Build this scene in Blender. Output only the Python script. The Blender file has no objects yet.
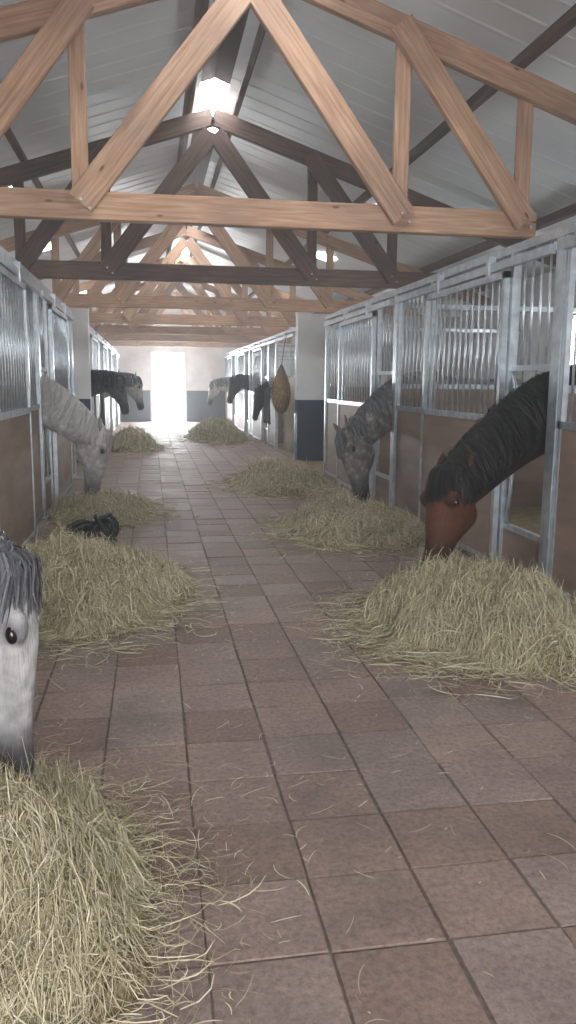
import bpy, math, random
import numpy as np
from mathutils import Vector, Matrix, noise as mnoise
random.seed(7); RNG=np.random.default_rng(7)
scene=bpy.context.scene
COL=scene.collection
XL,XR,XC=-1.10,2.60,0.755
RIDGE,SL=4.70,0.33
EY0,EY1=-4.0,29.0
WL,WR=XC-5.0,XC+5.0

# ---------------------------------------------------------------- materials
def new_mat(name):
    m=bpy.data.materials.new(name); m.use_nodes=True
    nt=m.node_tree; b=nt.nodes['Principled BSDF']
    return m,nt,b
def N(nt,t,**kw):
    n=nt.nodes.new(t)
    for k,v in kw.items(): setattr(n,k,v)
    return n
def ramp(nt,cols):
    r=N(nt,'ShaderNodeValToRGB'); e=r.color_ramp.elements
    while len(e)<len(cols): e.new(0.5)
    for i,(p,c) in enumerate(cols):
        e[i].position=p; e[i].color=(*c,1)
    return r
def noisy(name,c1,c2,scale=5,rough=.7,metal=0,bump=0,coord='Object',stretch=(1,1,1),spec=.3,detail=3):
    m,nt,b=new_mat(name)
    tc=N(nt,'ShaderNodeTexCoord'); mp=N(nt,'ShaderNodeMapping'); mp.inputs['Scale'].default_value=stretch
    nz=N(nt,'ShaderNodeTexNoise'); nz.inputs['Scale'].default_value=scale; nz.inputs['Detail'].default_value=detail
    nt.links.new(tc.outputs[coord],mp.inputs[0]); nt.links.new(mp.outputs[0],nz.inputs['Vector'])
    r=ramp(nt,[(.3,c1),(.7,c2)])
    nt.links.new(nz.outputs['Fac'],r.inputs[0]); nt.links.new(r.outputs[0],b.inputs['Base Color'])
    b.inputs['Roughness'].default_value=rough; b.inputs['Metallic'].default_value=metal
    b.inputs['Specular IOR Level'].default_value=spec
    if bump:
        bp=N(nt,'ShaderNodeBump'); bp.inputs['Strength'].default_value=bump; bp.inputs['Distance'].default_value=.01
        nt.links.new(nz.outputs['Fac'],bp.inputs['Height']); nt.links.new(bp.outputs[0],b.inputs['Normal'])
    return m
def wood_mat(name,c1,c2,c3):
    m,nt,b=new_mat(name)
    uv=N(nt,'ShaderNodeUVMap'); uv.uv_map='UVMap'
    mp=N(nt,'ShaderNodeMapping'); mp.inputs['Scale'].default_value=(1.2,22,1)
    nz=N(nt,'ShaderNodeTexNoise'); nz.inputs['Scale'].default_value=2.2; nz.inputs['Detail'].default_value=6; nz.inputs['Distortion'].default_value=.6
    nt.links.new(uv.outputs[0],mp.inputs[0]); nt.links.new(mp.outputs[0],nz.inputs['Vector'])
    r=ramp(nt,[(.28,c1),(.5,c2),(.72,c3)])
    nt.links.new(nz.outputs['Fac'],r.inputs[0])
    mp2=N(nt,'ShaderNodeMapping'); mp2.inputs['Scale'].default_value=(2.2,6,1)
    vo=N(nt,'ShaderNodeTexVoronoi'); vo.inputs['Scale'].default_value=1.3
    nt.links.new(uv.outputs[0],mp2.inputs[0]); nt.links.new(mp2.outputs[0],vo.inputs['Vector'])
    kr=ramp(nt,[(.05,(1,1,1)),(.11,(0,0,0))])
    nt.links.new(vo.outputs['Distance'],kr.inputs[0])
    mx=N(nt,'ShaderNodeMixRGB'); mx.blend_type='MIX'; mx.inputs['Color2'].default_value=(c1[0]*.45,c1[1]*.4,c1[2]*.35,1)
    nt.links.new(kr.outputs[0],mx.inputs['Fac']); nt.links.new(r.outputs[0],mx.inputs['Color1'])
    n2=N(nt,'ShaderNodeTexNoise'); n2.inputs['Scale'].default_value=1.1
    nt.links.new(uv.outputs[0],n2.inputs['Vector'])
    r2=ramp(nt,[(.3,(.64,.65,.68)),(.7,(1.12,1.08,1.04))]); nt.links.new(n2.outputs['Fac'],r2.inputs[0])
    m2=N(nt,'ShaderNodeMixRGB'); m2.blend_type='MULTIPLY'; m2.inputs['Fac'].default_value=1
    nt.links.new(mx.outputs[0],m2.inputs['Color1']); nt.links.new(r2.outputs[0],m2.inputs['Color2'])
    nt.links.new(m2.outputs[0],b.inputs['Base Color'])
    b.inputs['Roughness'].default_value=.65; b.inputs['Specular IOR Level'].default_value=.3
    bp=N(nt,'ShaderNodeBump'); bp.inputs['Strength'].default_value=.25; bp.inputs['Distance'].default_value=.004
    nt.links.new(nz.outputs['Fac'],bp.inputs['Height']); nt.links.new(bp.outputs[0],b.inputs['Normal'])
    return m
M_wood=wood_mat('timber_pine',(.31,.175,.11),(.44,.275,.185),(.57,.385,.27))
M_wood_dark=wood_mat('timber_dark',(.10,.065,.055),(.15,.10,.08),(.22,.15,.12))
M_steel=noisy('galvanised_steel',(.36,.40,.44),(.58,.62,.66),scale=14,rough=.36,metal=.7,spec=.5)
M_board=noisy('stall_board',(.19,.13,.10),(.285,.205,.16),scale=2.2,rough=.6,stretch=(1,1,5),bump=.05,detail=6)
M_wall=noisy('white_plaster',(.62,.63,.64),(.78,.78,.77),scale=2.5,rough=.85,bump=.1)
M_navy=noisy('navy_paint',(.015,.022,.045),(.025,.04,.07),scale=4,rough=.6)
M_dirt=noisy('stall_bedding',(.16,.12,.07),(.30,.23,.13),scale=9,rough=.95,bump=.5)
M_grout=noisy('floor_grout',(.075,.058,.048),(.16,.125,.10),scale=30,rough=.95,bump=.3)
M_ground=noisy('outside_ground',(.35,.34,.32),(.45,.44,.42),scale=2,rough=.9)
M_black=noisy('black_leather',(.008,.008,.01),(.02,.02,.022),scale=20,rough=.45)
M_rug=noisy('rug_cloth',(.03,.028,.03),(.07,.06,.055),scale=18,rough=.95,bump=.4)
M_cord=noisy('net_cord',(.10,.055,.03),(.16,.09,.05),scale=18,rough=.9)
M_eye=noisy('horse_eye',(.006,.004,.003),(.012,.008,.006),scale=5,rough=.15,spec=.5)
M_nost=noisy('nostril_dark',(.006,.005,.005),(.012,.01,.01),scale=20,rough=.8)

def roof_mat():
    m,nt,b=new_mat('roof_sheet')
    tc=N(nt,'ShaderNodeTexCoord')
    nz=N(nt,'ShaderNodeTexNoise'); nz.inputs['Scale'].default_value=1.0; nz.inputs['Detail'].default_value=4
    nt.links.new(tc.outputs['Object'],nz.inputs['Vector'])
    r=ramp(nt,[(.3,(.70,.72,.74)),(.7,(.82,.835,.84))]); nt.links.new(nz.outputs['Fac'],r.inputs[0])
    nt.links.new(r.outputs[0],b.inputs['Base Color']); b.inputs['Roughness'].default_value=.45
    return m
M_roof=roof_mat()
def tile_mat():
    m,nt,b=new_mat('clay_tile')
    g=N(nt,'ShaderNodeNewGeometry')
    r=ramp(nt,[(0,(.195,.138,.116)),(.3,(.24,.172,.148)),(.6,(.275,.202,.178)),(.8,(.22,.17,.154)),(1,(.295,.228,.204))])
    nt.links.new(g.outputs['Random Per Island'],r.inputs[0])
    tc=N(nt,'ShaderNodeTexCoord')
    nz=N(nt,'ShaderNodeTexNoise'); nz.inputs['Scale'].default_value=2.6; nz.inputs['Detail'].default_value=6; nz.inputs['Roughness'].default_value=.72
    nt.links.new(tc.outputs['Object'],nz.inputs['Vector'])
    r2=ramp(nt,[(.28,(.60,.59,.58)),(.5,(.97,.96,.95)),(.72,(1.28,1.27,1.26))]); nt.links.new(nz.outputs['Fac'],r2.inputs[0])
    mx=N(nt,'ShaderNodeMixRGB'); mx.blend_type='MULTIPLY'; mx.inputs['Fac'].default_value=1
    nt.links.new(r.outputs[0],mx.inputs['Color1']); nt.links.new(r2.outputs[0],mx.inputs['Color2'])
    n3=N(nt,'ShaderNodeTexNoise'); n3.inputs['Scale'].default_value=48; n3.inputs['Detail'].default_value=4; n3.inputs['Roughness'].default_value=.7
    nt.links.new(tc.outputs['Object'],n3.inputs['Vector'])
    r3=ramp(nt,[(.32,(.66,.65,.63)),(.55,(1.05,1.05,1.05)),(.72,(1.25,1.23,1.18))]); nt.links.new(n3.outputs['Fac'],r3.inputs[0])
    m3=N(nt,'ShaderNodeMixRGB'); m3.blend_type='MULTIPLY'; m3.inputs['Fac'].default_value=1
    nt.links.new(mx.outputs[0],m3.inputs['Color1']); nt.links.new(r3.outputs[0],m3.inputs['Color2'])
    nt.links.new(m3.outputs[0],b.inputs['Base Color'])
    rr=ramp(nt,[(.3,(.50,.50,.50)),(.65,(.82,.82,.82))]); nt.links.new(nz.outputs['Fac'],rr.inputs[0]); nt.links.new(rr.outputs[0],b.inputs['Roughness'])
    b.inputs['Specular IOR Level'].default_value=.3
    bp=N(nt,'ShaderNodeBump'); bp.inputs['Strength'].default_value=.8; bp.inputs['Distance'].default_value=.005
    nt.links.new(n3.outputs['Fac'],bp.inputs['Height']); nt.links.new(bp.outputs[0],b.inputs['Normal'])
    return m
M_tile=tile_mat()
def straw_mat(name,k=1.0):
    m,nt,b=new_mat(name)
    g=N(nt,'ShaderNodeNewGeometry')
    c=[(.215,.18,.10),(.41,.35,.215),(.59,.52,.365),(.33,.30,.18),(.74,.68,.52)]
    r=ramp(nt,[(i/4,tuple(v*k for v in c[i])) for i in range(5)])
    nt.links.new(g.outputs['Random Per Island'],r.inputs[0])
    nt.links.new(r.outputs[0],b.inputs['Base Color']); b.inputs['Roughness'].default_value=.6
    b.inputs['Specular IOR Level'].default_value=.25
    return m
M_straw=straw_mat('hay_strands')
M_mound=noisy('hay_mound',(.08,.062,.032),(.31,.25,.155),scale=60,rough=.95,bump=.9,stretch=(1,1,1.6))
def emis(name,col,s,mis=True):
    m,nt,b=new_mat(name)
    b.inputs['Base Color'].default_value=(.8,.85,.9,1)
    nz=N(nt,'ShaderNodeTexNoise'); nz.inputs['Scale'].default_value=3
    r=ramp(nt,[(.3,tuple(c*.9 for c in col)),(.7,col)]); nt.links.new(nz.outputs['Fac'],r.inputs[0])
    nt.links.new(r.outputs[0],b.inputs['Emission Color']); b.inputs['Emission Strength'].default_value=s
    if not mis: m.cycles.emission_sampling='NONE'
    return m
M_sky=emis('translucent_skylight',(.92,.97,1.0),42)
M_fill_win=emis('fill_window_glow',(.93,.975,1.0),19)  # added glow for overall fill, used in the invented side windows
M_spot=emis('roof_light_panel',(1,.98,.93),20,False)

# ---------------------------------------------------------------- mesh builder
class MB:
    def __init__(s): s.v=[];s.f=[];s.uv=[]
    def add(s,vs,fs,uvs=None):
        o=len(s.v); s.v+=[tuple(v) for v in vs]
        for i,f in enumerate(fs):
            s.f.append([o+k for k in f]); s.uv.append(uvs[i] if uvs else [(0,0)]*len(f))
    def box(s,a,b):
        x0,y0,z0=a;x1,y1,z1=b
        vs=[(x0,y0,z0),(x1,y0,z0),(x1,y1,z0),(x0,y1,z0),(x0,y0,z1),(x1,y0,z1),(x1,y1,z1),(x0,y1,z1)]
        s.add(vs,[(0,3,2,1),(4,5,6,7),(0,1,5,4),(1,2,6,5),(2,3,7,6),(3,0,4,7)])
    def beam(s,p0,p1,w,h,up=(0,0,1),bev=.008):
        p0=Vector(p0);p1=Vector(p1); t=(p1-p0); L=t.length; t.normalize(); up=Vector(up); u=t.cross(up).normalized(); v=u.cross(t).normalized()
        hw,hh=w/2,h/2; c=bev
        prof=[(-hw+c,-hh),(hw-c,-hh),(hw,-hh+c),(hw,hh-c),(hw-c,hh),(-hw+c,hh),(-hw,hh-c),(-hw,-hh+c)]
        o1,o2=random.random()*50,random.random()*50
        vs=[p0+u*a+v*b for a,b in prof]+[p1+u*a+v*b for a,b in prof]
        fs=[];uvs=[];per=0
        for i in range(8):
            j=(i+1)%8; d=math.hypot(prof[j][0]-prof[i][0],prof[j][1]-prof[i][1])
            fs.append((i,j,8+j,8+i)); uvs.append([(o1,o2+per),(o1,o2+per+d),(o1+L,o2+per+d),(o1+L,o2+per)]); per+=d
        fs.append(tuple(range(7,-1,-1))); uvs.append([(o1+prof[k][0]*.1,o2+prof[k][1]) for k in range(7,-1,-1)])
        fs.append(tuple(range(8,16))); uvs.append([(o1+prof[k][0]*.1,o2+prof[k][1]) for k in range(8)])
        s.add(vs,fs,uvs)
    def cyl(s,p0,p1,r,n=8,r2=None):
        p0=Vector(p0);p1=Vector(p1); r2=r if r2 is None else r2
        t=(p1-p0).normalized(); a=Vector((0,0,1)) if abs(t.z)<.9 else Vector((1,0,0)); u=t.cross(a).normalized(); v=t.cross(u)
        vs=[];
        for p,q in((p0,r),(p1,r2)):
            for i in range(n):
                th=2*math.pi*i/n; vs.append(p+u*(q*math.cos(th))+v*(q*math.sin(th)))
        fs=[(i,(i+1)%n,n+(i+1)%n,n+i) for i in range(n)]+[tuple(range(n-1,-1,-1)),tuple(range(n,2*n))]
        s.add(vs,fs)
    def loft(s,secs,n=18):
        vs=[]
        for c,U,V,ru,rv in secs:
            for i in range(n):
                th=2*math.pi*i/n; vs.append(c+U*(ru*math.cos(th))+V*(rv*math.sin(th)))
        m=len(secs); fs=[]
        for k in range(m-1):
            for i in range(n):
                j=(i+1)%n; fs.append((k*n+i,k*n+j,(k+1)*n+j,(k+1)*n+i))
        fs.append(tuple(range(n-1,-1,-1))); fs.append(tuple((m-1)*n+i for i in range(n)))
        s.add(vs,fs)
    def tube(s,pts,r,n=6):
        pts=[Vector(p) for p in pts]; secs=[]
        for i,p in enumerate(pts):
            t=(pts[min(i+1,len(pts)-1)]-pts[max(i-1,0)]).normalized()
            a=Vector((0,0,1)) if abs(t.z)<.9 else Vector((1,0,0)); u=t.cross(a).normalized(); v=t.cross(u)
            rr=r[i] if isinstance(r,(list,tuple)) else r
            secs.append((p,u,v,rr,rr))
        s.loft(secs,n)
    def mesh(s,name):
        me=bpy.data.meshes.new(name); me.from_pydata(s.v,[],s.f)
        uvl=me.uv_layers.new(name='UVMap'); flat=[c for f in s.uv for p in f for c in p]
        uvl.data.foreach_set('uv',flat); me.update(); return me
    def obj(s,name,mat,parent=None,smooth=False):
        me=s.mesh(name); me.materials.append(mat)
        if smooth: me.polygons.foreach_set('use_smooth',[True]*len(me.polygons))
        o=bpy.data.objects.new(name,me); COL.objects.link(o)
        if parent: o.parent=parent
        return o
def empty(name,loc=(0,0,0)):
    e=bpy.data.objects.new(name,None); e.empty_display_size=.2; COL.objects.link(e); return e

def ribbons(name,P,W,mat,parent=None):
    n,k,_=P.shape
    taper=np.ones(k); taper[-1]=.35; taper[0]=.6
    A=P+W[:,None,:]*taper[None,:,None]; B=P-W[:,None,:]*taper[None,:,None]
    V=np.stack([A,B],2).reshape(-1,3)
    base=(np.arange(n)*k*2)[:,None]+ (np.arange(k-1)*2)[None,:]
    F=np.stack([base,base+1,base+3,base+2],-1).reshape(-1)
    me=bpy.data.meshes.new(name); me.vertices.add(len(V)); me.vertices.foreach_set('co',V.astype(np.float32).ravel())
    nf=n*(k-1); me.loops.add(nf*4); me.loops.foreach_set('vertex_index',F.astype(np.int32))
    me.polygons.add(nf); me.polygons.foreach_set('loop_start',np.arange(nf,dtype=np.int32)*4)
    me.update(calc_edges=True); me.validate(); me.materials.append(mat)
    o=bpy.data.objects.new(name,me); COL.objects.link(o)
    if parent: o.parent=parent
    return o

# ---------------------------------------------------------------- floor
def floor():
    T=.307; x0=.11-4*T; g=.0013
    vs=[];fs=[]
    y=2.67-22*T
    root=empty('floor')
    while y<EY1+.3:
        for i in range(12):
            dx=random.uniform(-.0025,.0025); dy=random.uniform(-.003,.003)
            a=x0+i*T+g+dx; b=x0+(i+1)*T-g+dx; c=y+g+dy; d=y+T-g+dy
            o=len(vs); e=.004; rz=random.uniform(-.002,.002)
            tz=[rz+random.uniform(-.0014,.0014) for _ in range(4)]
            vs+=[(a,c,-.012),(b,c,-.012),(b,d,-.012),(a,d,-.012)]
            vs+=[(a+e,c+e,tz[0]),(b-e,c+e,tz[1]),(b-e,d-e,tz[2]),(a+e,d-e,tz[3])]
            fs+=[(o+4,o+5,o+6,o+7),(o,o+1,o+5,o+4),(o+1,o+2,o+6,o+5),(o+2,o+3,o+7,o+6),(o+3,o,o+4,o+7)]
        y+=T
    me=bpy.data.meshes.new('floor_tiles'); me.from_pydata(vs,[],fs); me.materials.append(M_tile)
    o=bpy.data.objects.new('floor_tiles',me); COL.objects.link(o); o.parent=root
    b=MB(); b.box((x0,EY0,-.2),(XR,EY1,-.005)); b.obj('grout_bed',M_grout,root)
    b=MB(); b.box((WL,EY0,-.2),(x0,EY1,-.004)); b.box((XR,EY0,-.2),(WR,EY1,-.004)); b.obj('stall_bedding',M_dirt,root)
floor()
b=MB(); b.box((-30,EY1+.25,-.25),(30,60,-.03)); b.box((-30,-30,-.25),(30,EY0-.25,-.03)); b.obj('ground_outside',M_ground)

# ---------------------------------------------------------------- shell
DX0,DX1,DZ=.02,1.18,2.42
def roof_z(x): return RIDGE-SL*abs(x-XC)
def gable(name,y0,y1,holes):
    root=empty(name)
    (hx0,hx1,hz)=holes
    def prism(mb,poly):
        n=len(poly)
        vs=[(x,y0,z) for x,z in poly]+[(x,y1,z) for x,z in poly]
        fs=[tuple(range(n)),tuple(range(2*n-1,n-1,-1))]+[(i,n+i,n+(i+1)%n,(i+1)%n) for i in range(n)]
        mb.add(vs,fs)
    up=MB(); lo=MB(); Z=1.1
    prism(up,[(WL-.2,Z),(hx0,Z),(hx0,roof_z(hx0)),(WL-.2,roof_z(WL-.2))])
    prism(up,[(hx1,Z),(WR+.2,Z),(WR+.2,roof_z(WR+.2)),(hx1,roof_z(hx1))])
    top=[(hx0,hz),(hx1,hz),(hx1,roof_z(hx1))]
    if hx0<XC<hx1: top.append((XC,RIDGE))
    top.append((hx0,roof_z(hx0))); prism(up,top)
    prism(lo,[(WL-.2,-.2),(hx0,-.2),(hx0,Z),(WL-.2,Z)]); prism(lo,[(hx1,-.2),(WR+.2,-.2),(WR+.2,Z),(hx1,Z)])
    up.obj('upper_plaster',M_wall,root); lo.obj('lower_paint',M_navy,root)
gable('wall_far',EY1,EY1+.25,(DX0,DX1,DZ))
gable('wall_near',EY0-.25,EY0,(-1.0,2.5,2.9))
def sidewall(name,xa,xb,inner):
    root=empty(name); up=MB(); lo=MB(); zt=roof_z(WR)-.02
    lo.box((xa,EY0,-.2),(xb,EY1,1.1))
    wins=[(yy,yy+1.0) for yy in (-1.0,2.6,6.2,9.8,16.0,19.6,23.2,26.6)]  # window openings added along both side walls to carry fill light
    y=EY0
    for a,c in wins:
        up.box((xa,y,1.1),(xb,a,zt)); up.box((xa,a,1.1),(xb,c,1.65)); up.box((xa,a,2.35),(xb,c,zt)); y=c
    up.box((xa,y,1.1),(xb,EY1,zt))
    up.obj('upper_plaster',M_wall,root); lo.obj('lower_paint',M_navy,root)
    for k,(a,c) in enumerate(wins):
        wn=empty('fill_window_%s_%d'%(name[5:],k+1)); xm=(xa+xb)/2
        p=MB(); p.box((xm-.01,a+.04,1.69),(xm+.01,c-.04,2.31)); p.obj('pane',M_fill_win,wn)
        fr=MB(); 
        for (q,r_) in (((a,1.65),(c,1.69)),((a,2.31),(c,2.35)),((a,1.69),(a+.04,2.31)),((c-.04,1.69),(c,2.31)),(((a+c)/2-.015,1.69),((a+c)/2+.015,2.31))):
            fr.box((xm-.03,q[0],q[1]),(xm+.03,r_[0],r_[1]))
        fr.obj('frame',M_wall,wn)
sidewall('wall_left',WL-.2,WL,1); sidewall('wall_right',WR,WR+.2,-1)

def roof():
    root=empty('ceiling')
    for side,sg in(('left',-1),('right',1)):
        mb=MB()
        ys=[];y=EY0-.25
        while y<EY1+.25:
            ys+=[(y,0),(y+.27,0),(y+.285,.006),(y+.315,.006),(y+.33,0)]; y+=.33
        x0=XC+sg*.16; x1=XC+sg*5.35
        n=len(ys); vs=[]
        for (yy,dz) in ys:
            vs.append((x0,yy,roof_z(x0)-dz)); vs.append((x1,yy,roof_z(x1)-dz))
        fs=[(2*i,2*i+1,2*i+3,2*i+2) for i in range(n-1)]
        mb.add(vs,fs)
        mb.add([(x0,EY0-.25,roof_z(x0)+.06),(x1,EY0-.25,roof_z(x1)+.06),(x0,EY1+.25,roof_z(x0)+.06),(x1,EY1+.25,roof_z(x1)+.06)],[(0,1,3,2)])
        mb.obj('roof_sheet_'+side,M_roof,root)
    y=EY0-.25; segs=[(-1.5,.2),(4.2,5.6),(9.5,11.3),(14.6,16.4),(19.6,21.7),(24.6,26.6)]
    cap=MB(); sky=MB()
    def capseg(mb,a,c):
        zz=RIDGE
        vs=[];
        for yy in(a,c):
            for dx,dz in((-.2,-.075),(0,.0),(.2,-.075),(.2,-.03),(0,.045),(-.2,-.03)): vs.append((XC+dx,yy,zz+dz+.02))
        mb.add(vs,[(0,1,7,6),(1,2,8,7),(2,3,9,8),(3,4,10,9),(4,5,11,10),(5,0,6,11),(0,5,4,3,2,1),(6,7,8,9,10,11)])
    for a,c in segs:
        capseg(cap,y,a); capseg(sky,a,c); y=c
    capseg(cap,y,EY1+.25)
    cap.obj('ridge_cap',M_wood_dark,root); sky.obj('ridge_skylight',M_sky,root)
    sp=MB()
    for sg in(1,-1):
        for yy in(11.6,15.8,19.8,23.8):
            xx=XC+sg*2.62
            a=xx-.16;c=xx+.16
            sp.add([(a,yy-.25,roof_z(a)-.022),(c,yy-.25,roof_z(c)-.022),(c,yy+.25,roof_z(c)-.022),(a,yy+.25,roof_z(a)-.022),
                    (a,yy-.25,roof_z(a)-.03),(c,yy-.25,roof_z(c)-.03),(c,yy+.25,roof_z(c)-.03),(a,yy+.25,roof_z(a)-.03)],
                   [(0,1,2,3),(7,6,5,4),(0,4,5,1),(1,5,6,2),(2,6,7,3),(3,7,4,0)])
    sp.obj('roof_light_panels',M_spot,root)
    pu=MB()
    for sg in(-1,1):
        for off in(.28,2.15,3.9):
            xx=XC+sg*off; 
            pu.beam((xx,EY0-.1,roof_z(xx)-.09),(xx,EY1,roof_z(xx)-.09),.07,.12,up=(sg*SL,0,1))
    pu.obj('purlins',M_wood_dark,root)
roof()

# ---------------------------------------------------------------- trusses
def truss(y,mat,full):
    root=empty('roof_truss'); mb=MB()
    ZT=2.665; A=4.42; sl=SL
    rz=lambda x:A-sl*abs(x-XC)
    half=2.30 if not full else 3.4
    w=.09
    mb.beam((XC-3.4,y,ZT),(XC+half,y,ZT),w,.20,up=(0,0,1))
    for sg in(-1,1):
        u=(sg*sl,0,1)
        mb.beam((XC,y+.0,A),(XC+sg*4.98,y,rz(XC+4.98)),w-.01,.19,up=u)
        foot=XC+sg*(1.19 if sg>0 else 1.24)
        mb.beam((XC+sg*.02,y-.05-.002*sg,A-.19),(foot,y-.05-.002*sg,ZT+.01),.07,.20,up=(sg,0,.6))
        mb.beam((foot+sg*.0,y+.045,ZT),(foot,y+.045,rz(foot)),.06,.12,up=(1,0,0))
        o2=XC+sg*2.2
        mb.beam((o2,y+.045,ZT+.0),(o2,y+.045,rz(o2)),.06,.12,up=(1,0,0))
        mb.beam((foot-sg*.06,y-.055,rz(foot)+.03),(o2-sg*.0,y-.055,ZT+.01),.07,.19,up=(sg,0,.6))
    mb.obj('timbers',mat,root)
    bo=MB()
    for px in(-2.2,-1.2,1.2,2.2):
        for dx,dz in((-.03,.03),(.03,-.03)):
            bo.cyl((XC+px+dx,y-.105,ZT+dz),(XC+px+dx,y-.085,ZT+dz),.010,8)
    bo.obj('bolts',M_steel,root)
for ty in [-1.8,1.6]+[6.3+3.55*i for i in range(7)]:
    truss(ty,M_wood_dark if abs(ty-9.85)<.1 else M_wood, abs(ty-6.3)>.1)  # second truss darker: its backlit shade is painted into the wood colour

# ---------------------------------------------------------------- stalls
def stall(sg,X,Y0,storage=False):
    L=3.55; root=empty('horse_stall'); S=MB(); B=MB(); R=MB()
    H=2.34; RB=.0085
    def px(d): return X+sg*d
    def bx(mb,d0,d1,y0,y1,z0,z1):
        a,c=sorted((px(d0),px(d1))); mb.box((a,y0,z0),(c,y1,z1))
    posts=[Y0,Y0+.68,Y0+2.4,Y0+L-.06]
    if storage: posts=[Y0,Y0+2.4,Y0+L-.06]
    for p in posts: bx(S,0,.06,p,p+.06,0,H)
    for p in posts: bx(S,-.02,.08,p-.02,p+.08,0,.012)
    bx(S,-.005,.065,Y0,Y0+L,H,H+.06); bx(S,-.05,-.008,Y0+.06,Y0+L-.1,H-.10,H-.04)
    for yy in (Y0+1.0,Y0+2.1): bx(S,-.06,-.0,yy,yy+.05,H-.14,H+.02)
    def panel(y0,y1,d0,d1,fr=.04,ztop=H-.02):
        bx(S,d0,d1,y0,y0+fr,.05,ztop); bx(S,d0,d1,y1-fr,y1,.05,ztop)
        bx(S,d0,d1,y0,y1,.04,.08); bx(S,d0,d1,y0,y1,1.12,1.17); bx(S,d0,d1,y0,y1,ztop-.05,ztop)
        m=(d0+d1)/2; bx(B,m-.012,m+.012,y0+fr,y1-fr,.08,1.12)
        n=max(2,int(round((y1-y0)/.125))); 
        for i in range(1,n):
            yy=y0+(y1-y0)*i/n; R.cyl((px(m),yy,1.16),(px(m),yy,ztop-.04),RB,6)
    panel(Y0+2.47,Y0+L-.07,.01,.05)
    if not storage:
        panel(Y0+.72,Y0+2.46,-.05,-.008,fr=.045,ztop=H-.12)
        y0,y1=Y0+.06,Y0+.68
        bx(B,.02,.045,y0,y1,.03,.33); bx(S,.01,.05,y0,y1,.33,.37)
        bx(S,.01,.05,y0,y1,1.50,1.54)
        for i in range(1,5):
            yy=y0+(y1-y0)*i/5; R.cyl((px(.03),yy,1.53),(px(.03),yy,H),RB,6)
        R.tube([(px(.03),y1-.01,1.5),(px(.03),y1-.07,1.3),(px(.03),y1-.09,.9),(px(.03),y1-.07,.6),(px(.03),y1-.01,.36)],.014)
    D=4.1
    y=Y0+L-.02
    bx(B,.08,D,y-.02,y+.02,.03,1.35); bx(S,.08,D,y-.025,y+.025,1.35,1.40); bx(S,.08,D,y-.025,y+.025,2.2,2.25)
    i=.2
    while i<D: R.cyl((px(i),y,1.38),(px(i),y,2.22),RB,6); i+=.16
    S.obj('steel_frame',M_steel,root); B.obj('infill_boards',M_board,root); R.obj('bars',M_steel,root,smooth=True)
Y_ST=[-2.15,1.40,4.95,8.50,14.60,18.15,21.70,25.25]
for y in Y_ST:
    stall(1,XR,y,storage=(y==14.60)); stall(-1,XL,y)
def crosswall(name,x0,x1,y0,y1,h=2.62):
    root=empty(name); u=MB(); l=MB(); u.box((x0,y0,1.1),(x1,y1,h)); l.box((x0,y0,0),(x1,y1,1.1))
    u.obj('upper_plaster',M_wall,root); l.obj('lower_paint',M_navy,root)
crosswall('wall_cross_right',XR-.01,WR,14.32,14.56); crosswall('wall_cross_left',WL,XL+.06,14.32,14.56)

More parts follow.
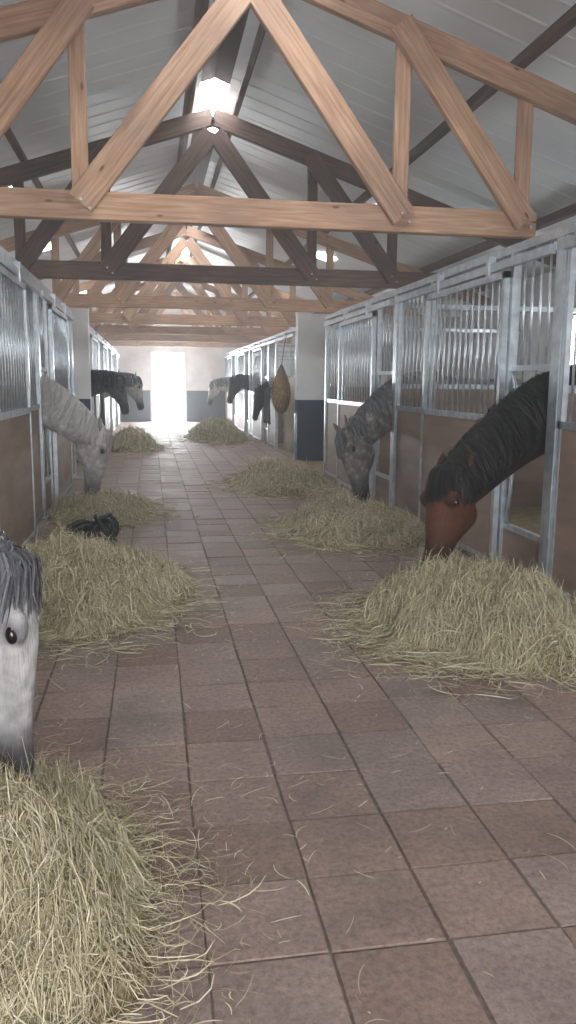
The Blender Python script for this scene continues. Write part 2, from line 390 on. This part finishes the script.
# ---------------------------------------------------------------- hay
def hfun(px,py,cx,cy,rx,ry,h,seed):
    dx=(px-cx)/rx; dy=(py-cy)/ry; r=np.sqrt(dx*dx+dy*dy); th=np.arctan2(dy,dx)
    rs=np.random.default_rng(seed); ph=rs.uniform(0,6.28,8)
    edge=1+.11*np.sin(2*th+ph[0])+.09*np.sin(3*th+ph[1])+.06*np.sin(5*th+ph[2])+.05*np.sin(9*th+ph[3])
    q=np.clip(1-(r/edge)**2,0,1)
    z=h*(.4*q**.55+.6*q**1.3)
    z=z*(1+.22*np.sin(px*6+ph[4])*np.cos(py*5+ph[5])+.17*np.sin(px*15+ph[6])*np.sin(py*13+ph[7]))
    return z
def hay_pile(cx,cy,rx,ry,h,n,w,seed,xmin=-99,xmax=99,lenr=(.06,.24)):
    import bmesh
    root=empty('hay_pile')
    nr,na=26,56; V=[];F=[]
    for i in range(nr+1):
        for j in range(na):
            r=i/nr*1.25; t=2*math.pi*j/na; V.append((cx+rx*r*math.cos(t),cy+ry*r*math.sin(t)))
    V=np.array(V); V[:,0]=np.clip(V[:,0],xmin,xmax)
    z=hfun(V[:,0],V[:,1],cx,cy,rx,ry,h,seed)*.93+.002
    rs=np.random.default_rng(seed+5); z=z+np.where(z>.02,rs.uniform(-.018,.018,len(z)),0)
    z=np.maximum(z,.001)
    for i in range(nr):
        for j in range(na):
            k=(j+1)%na; F.append((i*na+j,(i+1)*na+j,(i+1)*na+k,i*na+k))
    me=bpy.data.meshes.new('mound'); me.from_pydata([(a,b_,c) for (a,b_),c in zip(V,z)],[],F); me.materials.append(M_mound)
    bm=bmesh.new(); bm.from_mesh(me); bmesh.ops.delete(bm,geom=[f for f in bm.faces if max(v.co.z for v in f.verts)<.012],context='FACES'); bm.to_mesh(me); bm.free()
    o=bpy.data.objects.new('mound',me); COL.objects.link(o); o.parent=root
    r=np.sqrt(rs.uniform(0,1,n))*1.04; far=rs.uniform(0,1,n)<.15; r[far]=.9+np.abs(rs.normal(0,.30,far.sum()))
    t=rs.uniform(0,2*math.pi,n); x=cx+rx*r*np.cos(t); y=cy+ry*r*np.sin(t)
    L=rs.uniform(*lenr,n); L=np.where(rs.uniform(0,1,n)<.3,L*.4,L); a=rs.uniform(0,2*math.pi,n); cur=rs.normal(0,1.4,n)
    k=5; s=np.linspace(-.5,.5,k)
    ang=a[:,None]+cur[:,None]*s[None,:]
    step=L[:,None]/(k-1)
    X=x[:,None]+np.cumsum(np.cos(ang)*step,1)-np.cos(a)[:,None]*L[:,None]*.5; Y=y[:,None]+np.cumsum(np.sin(ang)*step,1)-np.sin(a)[:,None]*L[:,None]*.5
    X=np.clip(X,xmin,xmax)
    Z=hfun(X,Y,cx,cy,rx,ry,h,seed)
    lift=np.abs(rs.normal(0,.016,n))[:,None]+ (rs.normal(0,.10,n)[:,None]*s[None,:])*np.minimum(1,Z/.05) + .004
    arch=np.abs(rs.normal(0,.04,n))[:,None]*(.25-s[None,:]**2)*2*np.minimum(1,Z.max(1,keepdims=True)/.03)
    Z=np.maximum(Z+lift+arch,.003)
    P=np.stack([X,Y,Z],-1)
    pa=a+math.pi/2; W=np.stack([np.cos(pa),np.sin(pa),rs.normal(0,.8,n)],-1); W/=np.linalg.norm(W,axis=1)[:,None]
    W*=w*rs.uniform(.4,1.4,n)[:,None]
    ribbons('strands',P,W,M_straw,root)
hay_pile(-.60,2.03,.52,.64,.27,30000,.0012,11,xmin=XL+.03,lenr=(.05,.20))
hay_pile(-.52,5.25,.65,.90,.27,24000,.0019,12,xmin=XL+.07)
hay_pile(-.55,8.60,.55,.75,.15,7500,.0030,13,xmin=XL+.07)
hay_pile(-.42,17.3,.55,1.0,.36,3500,.006,14,xmin=XL+.07)
hay_pile(1.86,4.26,.66,.74,.29,27000,.0018,15,xmax=XR-.07)
hay_pile(1.85,7.32,.66,.84,.23,12000,.0026,16,xmax=XR-.07)
hay_pile(1.72,10.9,.64,1.1,.26,7000,.0038,17,xmax=XR-.07)
hay_pile(1.62,20.3,.66,2.0,.40,5000,.007,18,xmax=XR-.07)
def scatter():
    rs=np.random.default_rng(3); pts=[]
    piles=[(-.5,2.1),(-.46,5.4),(-.5,8.5),(1.86,4.35),(1.85,7.4),(1.7,10.9)]
    for c in piles:
        m=650; pts.append(np.stack([rs.normal(c[0],.62,m),rs.normal(c[1],.72,m)],1))
    m=900; pts.append(np.stack([rs.uniform(XL+.05,XR-.1,m),rs.uniform(.3,14,m)],1))
    p=np.concatenate(pts); p=p[(p[:,0]>XL+.12)&(p[:,0]<XR-.12)&(p[:,1]>.2)]; n=len(p)
    L=rs.uniform(.02,.14,n)*rs.uniform(.25,1,n); a=rs.uniform(0,6.28,n); cur=rs.normal(0,.8,n); k=5; s=np.linspace(-.5,.5,k)
    ang=a[:,None]+cur[:,None]*s; st=L[:,None]/(k-1)
    X=p[:,0:1]+np.cumsum(np.cos(ang)*st,1); Y=p[:,1:2]+np.cumsum(np.sin(ang)*st,1); Z=np.full_like(X,.0045)+rs.uniform(0,.004,n)[:,None]
    pa=a+math.pi/2; W=np.stack([np.cos(pa),np.sin(pa),0*pa],-1)*(rs.uniform(.0009,.0021,n)[:,None])
    ribbons('scattered_straw',np.stack([X,Y,Z],-1),W,M_straw)
scatter()

# ---------------------------------------------------------------- horses
def coat_mat(name,dapple=0,rough=.55,mott=.25,spec=.25):
    m,nt,b=new_mat(name)
    at=N(nt,'ShaderNodeVertexColor'); at.layer_name='Col'
    tc=N(nt,'ShaderNodeTexCoord'); nz=N(nt,'ShaderNodeTexNoise'); nz.inputs['Scale'].default_value=11; nz.inputs['Detail'].default_value=6; nz.inputs['Roughness'].default_value=.7
    nt.links.new(tc.outputs['Object'],nz.inputs['Vector'])
    r=ramp(nt,[(.3,(1-mott*1.4,)*3),(.7,(1+mott*.6,)*3)]); nt.links.new(nz.outputs['Fac'],r.inputs[0])
    mx=N(nt,'ShaderNodeMixRGB'); mx.blend_type='MULTIPLY'; mx.inputs['Fac'].default_value=1
    nt.links.new(at.outputs['Color'],mx.inputs['Color1']); nt.links.new(r.outputs[0],mx.inputs['Color2'])
    out=mx.outputs[0]
    if dapple:
        vo=N(nt,'ShaderNodeTexVoronoi'); vo.inputs['Scale'].default_value=17; nt.links.new(tc.outputs['Object'],vo.inputs['Vector'])
        rv=ramp(nt,[(.15,(1.3,1.3,1.3)),(.6,(1-dapple,)*3)]); nt.links.new(vo.outputs['Distance'],rv.inputs[0])
        m2=N(nt,'ShaderNodeMixRGB'); m2.blend_type='MULTIPLY'; m2.inputs['Fac'].default_value=1
        nt.links.new(out,m2.inputs['Color1']); nt.links.new(rv.outputs[0],m2.inputs['Color2']); out=m2.outputs[0]
    nt.links.new(out,b.inputs['Base Color']); b.inputs['Roughness'].default_value=rough
    b.inputs['Specular IOR Level'].default_value=spec
    mp=N(nt,'ShaderNodeMapping'); mp.inputs['Scale'].default_value=(160,160,30)
    n2=N(nt,'ShaderNodeTexNoise'); n2.inputs['Scale'].default_value=1; nt.links.new(tc.outputs['Object'],mp.inputs[0]); nt.links.new(mp.outputs[0],n2.inputs['Vector'])
    bp=N(nt,'ShaderNodeBump'); bp.inputs['Strength'].default_value=.7; bp.inputs['Distance'].default_value=.006
    nt.links.new(n2.outputs['Fac'],bp.inputs['Height']); nt.links.new(bp.outputs[0],b.inputs['Normal'])
    return m
def hair_mat(name,c1,c2,spec=.3,rough=.5):
    m,nt,b=new_mat(name); g=N(nt,'ShaderNodeNewGeometry'); r=ramp(nt,[(0,c1),(1,c2)])
    nt.links.new(g.outputs['Random Per Island'],r.inputs[0]); nt.links.new(r.outputs[0],b.inputs['Base Color']); b.inputs['Roughness'].default_value=rough
    b.inputs['Specular IOR Level'].default_value=spec
    return m
def smooth(a,b_,x):
    t=np.clip((x-a)/(b_-a),0,1); return t*t*(3-2*t)

def horse(f,chest,poll,muzzle,cols,coat,hair,voxel=.018,S=1.0,front=None,nmane=260,nfore=70,foreL=(.12,.24),fspread=.35,maneL=.34,wm=.006,earback=0.0,hs=1.0,arch=.20):
    root=empty('horse')
    f=Vector((f[0],f[1],0)).normalized(); up=Vector((0,0,1)); side=f.cross(up)
    C=Vector((chest[0],chest[1],0)); P=Vector(poll); M=Vector(muzzle)
    a=(M-P).normalized(); L=(M-P).length; k=L/.64
    fr=Vector(front) if front else f+up*.25
    n=(fr-a*fr.dot(a)).normalized(); s=a.cross(n).normalized()
    n=n*hs; s=s*hs
    mb=MB()
    T=[(.03,1.10,.10,.08),(-.02,1.12,.19,.15),(-.12,1.13,.28,.21),(-.32,1.17,.345,.25),(-.6,1.15,.335,.28),(-.9,1.13,.33,.30),(-1.18,1.17,.31,.29),(-1.42,1.20,.28,.27),(-1.58,1.18,.22,.20),(-1.64,1.15,.12,.10)]
    mb.loft([(C+f*(t[0]*S)+up*(t[1]*S),side,up,t[3]*S,t[2]*S) for t in T],24)
    B0=C-f*.26*S+up*1.24*S; B1=B0+f*.46*S+up*.10*S
    B3=P+a*.05-n*.035
    B2=B3+(up*arch-f*.14+ (B0-B3).normalized()*.12)
    secs=[];crest=[]
    K=14
    for i in range(K+1):
        t=i/K; q=1-t
        c=B0*q**3+B1*3*q*q*t+B2*3*q*t*t+B3*t**3
        d=((B1-B0)*3*q*q+(B2-B1)*6*q*t+(B3-B2)*3*t*t).normalized()
        ref=(up+f*.7)+n*t*.6
        V=(ref-d*ref.dot(d)).normalized(); U=d.cross(V).normalized()
        dep=(.32*(1-t)**1.2+.155*hs*(1-(1-t)**1.2))*S; wid=(.155*(1-t)+.088*hs*t)*S
        secs.append((c,U,V,wid,dep)); crest.append((c,U,V,wid,dep,d))
    mb.loft(secs,20)
    H=[(-.05,.03,.04,.035),(-.03,.07,.08,.065),(.02,.09,.12,.085),(.08,.105,.155,.098),(.15,.112,.178,.108),(.22,.108,.182,.108),(.28,.098,.165,.096),(.34,.088,.125,.080),(.40,.078,.098,.066),(.46,.070,.084,.058),(.52,.068,.076,.057),(.57,.068,.074,.060),(.61,.058,.070,.058),(.64,.040,.058,.046),(.66,.015,.035,.025)]
    mb.loft([(P+a*(h[0]*k)+n*((h[1]-h[2])/2*k),s,n,h[3]*k,(h[1]+h[2])/2*k) for h in H],20)
    def ball(c,r,ax=(1,1,1)):
        sec=[]
        for i in range(7):
            ph=-math.pi/2+math.pi*(i+.5)/7
            sec.append((c+a*(r*ax[0]*math.sin(ph)),s,n,r*ax[2]*math.cos(ph),r*ax[1]*math.cos(ph)))
        mb.loft(sec,12)
    for sg in(-1,1):
        ball(P+a*.150*k+n*.068*k+s*sg*.082*k,.036*k,(1.5,.9,1))
        ball(P+a*.20*k-n*.085*k+s*sg*.05*k,.075*k,(1.2,1.1,.75))
        ball(P+a*.30*k+n*.015*k+s*sg*.055*k,.030*k,(3.2,.5,.9))
        ball(P+a*.575*k+n*.03*k+s*sg*.042*k,.030*k,(1.2,1,.9))
    ball(P+a*.62*k-n*.045*k,.034*k,(1,1,1.1))
    for sg in(-1,1):
        o=C-f*.30*S+side*sg*.15*S
        pts=[(.0,1.05,.13),(-.01,.85,.095),(.0,.68,.065),(.01,.50,.055),(.01,.47,.052),(.0,.38,.034),(.0,.24,.032),(-.0,.18,.042),(.04,.10,.036),(.06,.06,.055),(.07,.0,.062)]
        mb.loft([(o+f*p[0]*S+up*p[1]*S,side,f,p[2]*S*.85,p[2]*S) for p in pts],12)
        o=C-f*1.40*S+side*sg*.15*S
        pts=[(.05,1.10,.20),(.08,.92,.16),(.04,.76,.10),(-.06,.62,.06),(-.12,.53,.055),(-.10,.46,.045),(-.08,.34,.034),(-.07,.22,.035),(-.07,.17,.042),(-.03,.10,.036),(-.01,.06,.055),(.0,.0,.062)]
        mb.loft([(o+f*p[0]*S+up*p[1]*S,side,f,p[2]*S*.8,p[2]*S) for p in pts],12)
    me=mb.mesh('tmp'); ob=bpy.data.objects.new('body',me); COL.objects.link(ob)
    md=ob.modifiers.new('r','REMESH'); md.mode='VOXEL'; md.voxel_size=voxel
    m2=ob.modifiers.new('s','SMOOTH'); m2.factor=.5; m2.iterations=5
    dg=bpy.context.evaluated_depsgraph_get(); dg.update()
    me2=bpy.data.meshes.new_from_object(ob.evaluated_get(dg)); ob.modifiers.clear(); ob.data=me2; bpy.data.meshes.remove(me)
    me2.name='body'; me2.materials.clear(); me2.materials.append(coat)
    me2.polygons.foreach_set('use_smooth',[True]*len(me2.polygons))
    nv=len(me2.vertices); co=np.empty(nv*3,np.float32); me2.vertices.foreach_get('co',co); co=co.reshape(-1,3)
    an=np.array(a);Pn=np.array(P)
    rel=co-Pn; dd=rel@an/k; perp=np.linalg.norm(rel-np.outer(rel@an,an),axis=1)/hs
    inh=(1-smooth(.20,.28,perp))*smooth(-.04,.10,dd)*(dd<.8)
    body,head,muz,leg=[np.array(c) for c in cols]
    c=np.tile(body,(nv,1))
    lm=1-smooth(.35,.75,co[:,2]); inst=((co[:,:2]-np.array([C.x,C.y]))@np.array([f.x,f.y]))<-.05
    lm=lm*inst; c=c*(1-lm[:,None])+leg*lm[:,None]
    c=c*(1-inh[:,None])+head*inh[:,None]
    mm=inh*smooth(.34,.56,dd); c=c*(1-mm[:,None])+muz*mm[:,None]
    for sg in(-1,1):
        e=np.array(P+a*.165*k+n*.07*k+s*sg*.10*k); de=np.linalg.norm(co-e,axis=1); w=(1-smooth(.02,.07,de))*.65
        c=c*(1-w[:,None])+muz*w[:,None]
    ca=me2.color_attributes.new('Col','FLOAT_COLOR','POINT')
    ca.data.foreach_set('color',np.concatenate([c,np.ones((nv,1))],1).astype(np.float32).ravel())
    ob.parent=root
    def sph(name,c,r,mat,sc=(1,1,1)):
        m=MB(); sec=[]
        for i in range(9):
            ph=-math.pi/2+math.pi*i/8; q=max(math.cos(ph),.02)
            sec.append((c+a*(r*sc[0]*math.sin(ph)),s,n,r*sc[2]*q,r*sc[1]*q))
        m.loft(sec,14); m.obj(name,mat,root,smooth=True)
    for i,sg in enumerate((-1,1)):
        sph('eye_%d'%(i+1),P+a*.168*k+n*.058*k+s*sg*.104*k,.0185*k,M_eye,(1.4,.9,.85))
        sph('nostril_%d'%(i+1),P+a*.592*k+n*.040*k+s*sg*.062*k,.013*k,M_nost,(1.5,.9,.7))
        e=MB(); base=P-a*.02*k+n*.015*k+s*sg*.062*k; ax=(-a*.9+n*(.35-earback)+s*sg*.25).normalized()
        uu=ax.cross(n).normalized(); vv=ax.cross(uu).normalized(); Le=.16*k
        prof=[(-.15,.02),(0,.027),(.15,.034),(.35,.037),(.6,.030),(.8,.018),(.95,.006),(1,.002)]
        e.loft([(base+ax*(Le*q)+vv*(-.01*math.sin(q*3)),uu,vv,r*k,r*k*.45) for q,r in prof],12)
        eo=e.obj('ear_%d'%(i+1),coat,root,smooth=True)
        cc=eo.data.color_attributes.new('Col','FLOAT_COLOR','POINT'); hc=tuple(head*.7)+(1,)
        cc.data.foreach_set('color',list(hc)*len(eo.data.vertices))
    mo=MB(); 
    for sg in(-1,1):
        mo.tube([P+a*.52*k-n*.035*k+s*sg*.057*k,P+a*.57*k-n*.025*k+s*sg*.06*k,P+a*.62*k-n*.018*k+s*sg*.053*k],.003*k,5)
    mo.obj('mouth',M_nost,root)
    rs=np.random.default_rng(int(abs(P.x*100)+abs(P.y*77))); Ps=[];Ws=[]
    near=Vector((0,-1,0))
    for i in range(nmane):
        t=.28+.72*rs.uniform(); x=t*K; j=min(int(x),K-1); fr_=x-j
        A=crest[j];Bc=crest[j+1]; lerp=lambda u,v:u*(1-fr_)+v*fr_
        c=lerp(A[0],Bc[0]);U=lerp(A[1],Bc[1]);V=lerp(A[2],Bc[2]);w=A[3]*(1-fr_)+Bc[3]*fr_;dp=A[4]*(1-fr_)+Bc[4]*fr_;d=lerp(A[5],Bc[5])
        sg=1 if U.dot(near)>0 else -1
        if rs.uniform()<.12: sg=-sg
        ln=maneL*rs.uniform(.45,1.1)*(1+.25*math.sin(t*23)); off=abs(rs.normal(0,.020)); dj=rs.normal(0,.07)+.03*math.sin(t*31)
        pts=[]
        for q in(0,.12,.35,.62,.85,1.0):
            ang=min(q*ln/(dp*.9),1.6)
            e_=c+V*(dp*1.02*math.cos(ang))+U*(sg*(w*1.08)*math.sin(ang)+sg*(.008+off*math.sin(q*2.6)))
            pts.append(e_+d*(q*dj)-Vector((0,0,1))*(q*q*.10)+Vector(tuple(rs.normal(0,.004,3))))
        Ps.append(pts); Ws.append((d+U*rs.normal(0,.6)).normalized()*wm*rs.uniform(.5,1.4))
    for i in range(nfore):
        ph0=rs.normal(0,fspread); ln=rs.uniform(*foreL)*k; off=abs(rs.normal(0,.008)); pts=[]
        for q in(0,.15,.35,.6,.82,1.0):
            d_=-.05+ln/k*q; fac=1-.32*float(smooth(.22,.42,d_)); ph=ph0*(1+.5*q)
            Rn=(.105+.038*min(1,q/.3))*fac+off; Rs=.112*fac+off
            pts.append(P+a*(d_*k)+n*((-.03+Rn*math.cos(ph))*k)+s*(Rs*math.sin(ph)*k)+Vector(tuple(rs.normal(0,.002,3))))
        Ps.append(pts); Ws.append((s*math.cos(ph0)-n*math.sin(ph0)+n*rs.normal(0,.3)).normalized()*wm*rs.uniform(.5,1.2))
    ribbons('mane',np.array([[tuple(p) for p in st] for st in Ps]),np.array([tuple(w) for w in Ws]),hair,root)
    tl=MB(); tb=C-f*1.62*S+up*1.3*S
    tl.tube([tb,tb-f*.08+up*.01,tb-f*.14-up*.15,tb-f*.15-up*.45,tb-f*.13-up*.8],[.035,.05,.07,.075,.02],10); tl.obj('tail',hair,root,smooth=True)
    return root
coat_plain=coat_mat('coat_short'); coat_bay=coat_mat('coat_bay',rough=.6,spec=.12); coat_dap=coat_mat('coat_dappled',dapple=.35,mott=.4); coat_dap2=coat_mat('coat_flea_grey',dapple=.10,mott=.3)
H_black=hair_mat('hair_black',(.002,.002,.0025),(.022,.020,.019),spec=.16,rough=.5)
H_grey=hair_mat('hair_grey',(.035,.035,.04),(.17,.17,.18))
H_white=hair_mat('hair_white',(.38,.37,.35),(.62,.60,.57))
white=((.55,.54,.52),(.52,.51,.50),(.10,.10,.11),(.35,.34,.33))
horse((1,0),(-1.42,1.80),(-.475,2.42,.85),(-.435,2.36,.17),((.46,.45,.44),(.40,.39,.39),(.07,.07,.08),(.35,.34,.33)),coat_dap2,H_grey,voxel=.012,nmane=420,maneL=.30,wm=.003,nfore=420,foreL=(.06,.20),fspread=.8,earback=1.3)
horse((1,0),(-1.36,8.86),(-.57,8.9,.84),(-.66,8.82,.15),((.60,.58,.57),(.42,.40,.39),(.13,.12,.12),(.25,.24,.23)),coat_dap2,H_white,voxel=.016,nmane=420,maneL=.30,earback=.5,hs=1.1,arch=.14)
horse((-.97,-.20),(2.92,5.38),(1.92,4.92,.80),(1.74,4.76,.16),((.02,.012,.009),(.085,.034,.018),(.016,.010,.009),(.012,.01,.01)),coat_bay,H_black,voxel=.013,nmane=1500,maneL=.55,front=(-1,-.55,.2),nfore=380,foreL=(.10,.25),fspread=.5,wm=.0036,earback=.5,hs=1.22,arch=.14)  # bay body near-black: neck shading and mane darkness put into the coat colour
horse((-.97,-.20),(2.96,8.92),(2.08,8.35,.86),(2.18,8.1,.16),((.30,.28,.26),(.25,.23,.22),(.07,.065,.065),(.15,.14,.13)),coat_dap,H_grey,voxel=.015,nmane=280,maneL=.24,hs=1.15,arch=.14)
horse((1,0),(-1.35,15.0),(-.62,15.1,1.45),(-.46,15.15,.82),((.12,.12,.13),(.13,.13,.14),(.06,.06,.06),(.1,.1,.1)),coat_dap,H_black,voxel=.025,nmane=120,wm=.01,hs=1.15,arch=.06)
horse((1,0),(-1.10,18.5),(-.38,18.6,1.45),(-.22,18.65,.78),white,coat_dap2,H_grey,voxel=.025,nmane=120,wm=.01,hs=1.15,arch=.06)
horse((-1,-.1),(2.95,18.5),(2.42,18.0,1.22),(2.26,17.85,.58),((.014,.013,.014),(.016,.015,.016),(.01,.01,.01),(.01,.01,.01)),coat_plain,H_black,voxel=.025,nmane=120,wm=.01,arch=.1)
horse((-1,-.1),(2.85,22.05),(2.22,21.7,1.48),(2.04,21.5,.86),((.03,.025,.025),(.035,.03,.03),(.02,.02,.02),(.01,.01,.01)),coat_plain,H_black,voxel=.025,nmane=120,wm=.01,hs=1.15,arch=.06)
horse((-1,-.1),(2.62,25.6),(1.94,25.3,1.36),(1.76,25.2,.72),white,coat_dap2,H_grey,voxel=.025,nmane=120,wm=.01,hs=1.15,arch=.06)

# ---------------------------------------------------------------- halter, rugs, straw bales, hay net
def halter():
    root=empty('horse_halter'); m=MB(); c=Vector((-.50,6.42,.07))
    rs=random.Random(4)
    for i in range(9):
        R=.08+.04*rs.random(); o=c+Vector((rs.uniform(-.20,.15),rs.uniform(-.12,.1),.05+rs.random()*.14)); ax=Vector((rs.uniform(-1,1),rs.uniform(-1,1),rs.uniform(.2,1))).normalized()
        u=ax.orthogonal().normalized(); v=ax.cross(u)
        m.tube([o+u*R*1.4*math.cos(t/14*6.3)+v*R*math.sin(t/14*6.3) for t in range(15)],.022,6)
    pts=[c+Vector((.05+.22*t/20,.02*math.sin(t),.08+.05*math.sin(t*.7)-.0065*t)) for t in range(21)]
    m.tube(pts,.018,6)
    m.obj('straps',M_black,root,smooth=True)
    q=MB()
    for (dx,dy) in((0,0),(.1,.04),(-.1,-.03)): q.cyl(c+Vector((dx,dy,.12)),c+Vector((dx+.03,dy,.13)),.018,10)
    q.obj('buckles',M_steel,root)
halter()
def rug(X,sg,y0,y1,ztop,zbot):
    root=empty('horse_rug'); m=MB(); ny,nz=28,16; vs=[];fs=[]
    for j in range(nz+1):
        v=j/nz
        for i in range(ny+1):
            u=i/ny; y=y0+(y1-y0)*u
            fold=.018*math.sin(u*19+1.3*v)*(.3+v)+.012*math.sin(u*41)*v
            if v<.12: q=v/.12; x=.06+.07*math.sin(q*math.pi/2); z=ztop-.06*(1-math.cos(q*math.pi/2))
            else: x=.13+fold; z=ztop-.06-(v-.12)/.88*(ztop-zbot-.06)*(1+.05*math.sin(u*9))
            vs.append((X+sg*x,y,z))
    for j in range(nz):
        for i in range(ny):
            a_=j*(ny+1)+i; fs.append((a_,a_+1,a_+ny+2,a_+ny+1))
    m.add(vs,fs); o=m.obj('cloth',M_rug,root,smooth=True); md=o.modifiers.new('t','SOLIDIFY'); md.thickness=.02
    r=MB(); r.tube([(X+sg*.0,y0-.08,ztop-.03),(X+sg*.08,y0-.08,ztop-.03),(X+sg*.08,y1+.08,ztop-.03),(X+sg*.0,y1+.08,ztop-.03)],.014); r.obj('rail',M_steel,root)
rug(XR,-1,16.95,17.75,1.30,.55)
rug(XL,1,15.75,16.7,1.20,.45)
def bales():
    root=empty('straw_bale_stack'); mb=MB()
    rr=random.Random(3)
    for lv in range(5):
        for j in range(2):
            for q in range(2):
                if lv==4 and q==1: continue
                x=2.76+j*.52+rr.uniform(-.03,.03); y=14.66+q*.98+rr.uniform(-.02,.02); z=lv*.38
                mb.beam((x+.24,y,z+.19),(x+.24,y+.94,z+.19),.47,.37,bev=.04)
    mb.obj('bales',noisy('straw_bale',(.26,.16,.06),(.55,.39,.16),scale=40,rough=.9,bump=.8,stretch=(.3,1,2)),root)
    n=5000; rs=np.random.default_rng(9)
    a=rs.uniform(0,6.28,n); L=rs.uniform(.05,.2,n); Z=rs.uniform(.03,1.5,n)
    s=np.linspace(-.5,.5,4)
    P=np.stack([np.full((n,4),2.72)+rs.uniform(-.02,.02,n)[:,None],15.62+rs.uniform(-.95,.95,n)[:,None]+np.cos(a)[:,None]*L[:,None]*s,Z[:,None]+np.sin(a)[:,None]*L[:,None]*s+.02],-1)
    W=np.stack([0*a,-np.sin(a),np.cos(a)],-1)*.005
    ribbons('loose_straw',P,W,M_straw,root)
bales()
def haynet():
    root=empty('hay_net'); c=Vector((2.46,15.35,1.28)); m=MB(); secs=[]
    X=Vector((1,0,0));Y=Vector((0,1,0))
    prof=[(-.46,.03),(-.42,.11),(-.30,.19),(-.12,.235),(.06,.22),(.22,.16),(.34,.09),(.42,.04),(.46,.02)]
    for i,(z,r) in enumerate(prof):
        secs.append((c+Vector((.01*math.sin(i*2.1),.02*math.sin(i*1.3),z)),X,Y,r*.75*(1+.06*math.sin(i*3)),r))
    m.loft(secs,16); m.obj('hay_fill',noisy('net_hay',(.16,.09,.04),(.42,.28,.13),scale=30,rough=.95,bump=.9),root,smooth=True)
    q=MB()
    for d_ in(-1,1):
        for j in range(12):
            pts=[]
            for i in range(19):
                t=i/18; z=-.46+.92*t; r=np.interp(z,[p[0] for p in prof],[p[1] for p in prof])+.006; th=j/12*6.283+d_*t*3.2
                pts.append(c+Vector((r*.75*math.cos(th),r*math.sin(th),z)))
            q.tube(pts,.005,4)
    q.tube([c+Vector((0,0,.44)),c+Vector((.05,0,.8)),c+Vector((.10,0,1.06))],.008,5)
    q.obj('net_cords',M_cord,root)
haynet()

t=MB()
t.box((DX0-.06,EY1-.02,0),(DX0,EY1+.27,DZ+.06)); t.box((DX1,EY1-.02,0),(DX1+.06,EY1+.27,DZ+.06)); t.box((DX0,EY1-.02,DZ),(DX1,EY1+.27,DZ+.06))
t.obj('trim_door',M_wall)

# ---------------------------------------------------------------- dusty air
def air():
    m=bpy.data.materials.new('dusty_air'); m.use_nodes=True; nt=m.node_tree; nt.nodes.clear()
    o=nt.nodes.new('ShaderNodeOutputMaterial'); v=nt.nodes.new('ShaderNodeVolumeScatter')
    v.inputs['Color'].default_value=(.97,.98,1,1); v.inputs['Density'].default_value=.011; v.inputs['Anisotropy'].default_value=.35
    nt.links.new(v.outputs[0],o.inputs['Volume'])
    b=MB(); b.box((WL+.01,EY0-.2,.0),(WR-.01,EY1+.2,4.75)); ob=b.obj('dusty_air',m)
    return ob
air()

# ---------------------------------------------------------------- lights / world
w=bpy.data.worlds.new('overcast'); scene.world=w; w.use_nodes=True
bg=w.node_tree.nodes['Background']; bg.inputs[0].default_value=(.92,.96,1,1); bg.inputs[1].default_value=3.0
def area(name,loc,rot,sx,sy,p,col=(1,1,1)):
    l=bpy.data.lights.new(name,'AREA'); l.shape='RECTANGLE'; l.size=sx; l.size_y=sy; l.energy=p; l.color=col
    o=bpy.data.objects.new(name,l); o.location=loc; o.rotation_euler=rot; COL.objects.link(o); return o
area('daylight_far_door',(.6,EY1+.35,1.25),(math.radians(-90),0,0),1.15,2.3,700,(.95,.98,1))
area('fill_entrance',(.75,EY0-.3,1.5),(math.radians(90),0,0),3.4,2.7,460,(.98,.99,1))  # fill lamp added behind the camera to brighten aisle and roof

# ---------------------------------------------------------------- camera
psi=math.radians(9.66); th=math.radians(9.16); rho=math.radians(.5)
F=Vector((math.sin(psi)*math.cos(th),math.cos(psi)*math.cos(th),-math.sin(th))); Rr=Vector((math.cos(psi),-math.sin(psi),0)); U=Rr.cross(F)
R2=Rr*math.cos(rho)+U*math.sin(rho); U2=U*math.cos(rho)-Rr*math.sin(rho)
cam=bpy.data.cameras.new('camera'); co=bpy.data.objects.new('camera',cam); COL.objects.link(co)
mw=Matrix((R2,U2,-F)).transposed().to_4x4(); mw.translation=Vector((0,0,1.4)); co.matrix_world=mw
cam.sensor_fit='VERTICAL'; cam.sensor_height=36; cam.lens=800/1024*36; cam.clip_start=.05; cam.clip_end=200
scene.camera=co
scene.view_settings.view_transform='Standard'
scene.view_settings.exposure=0
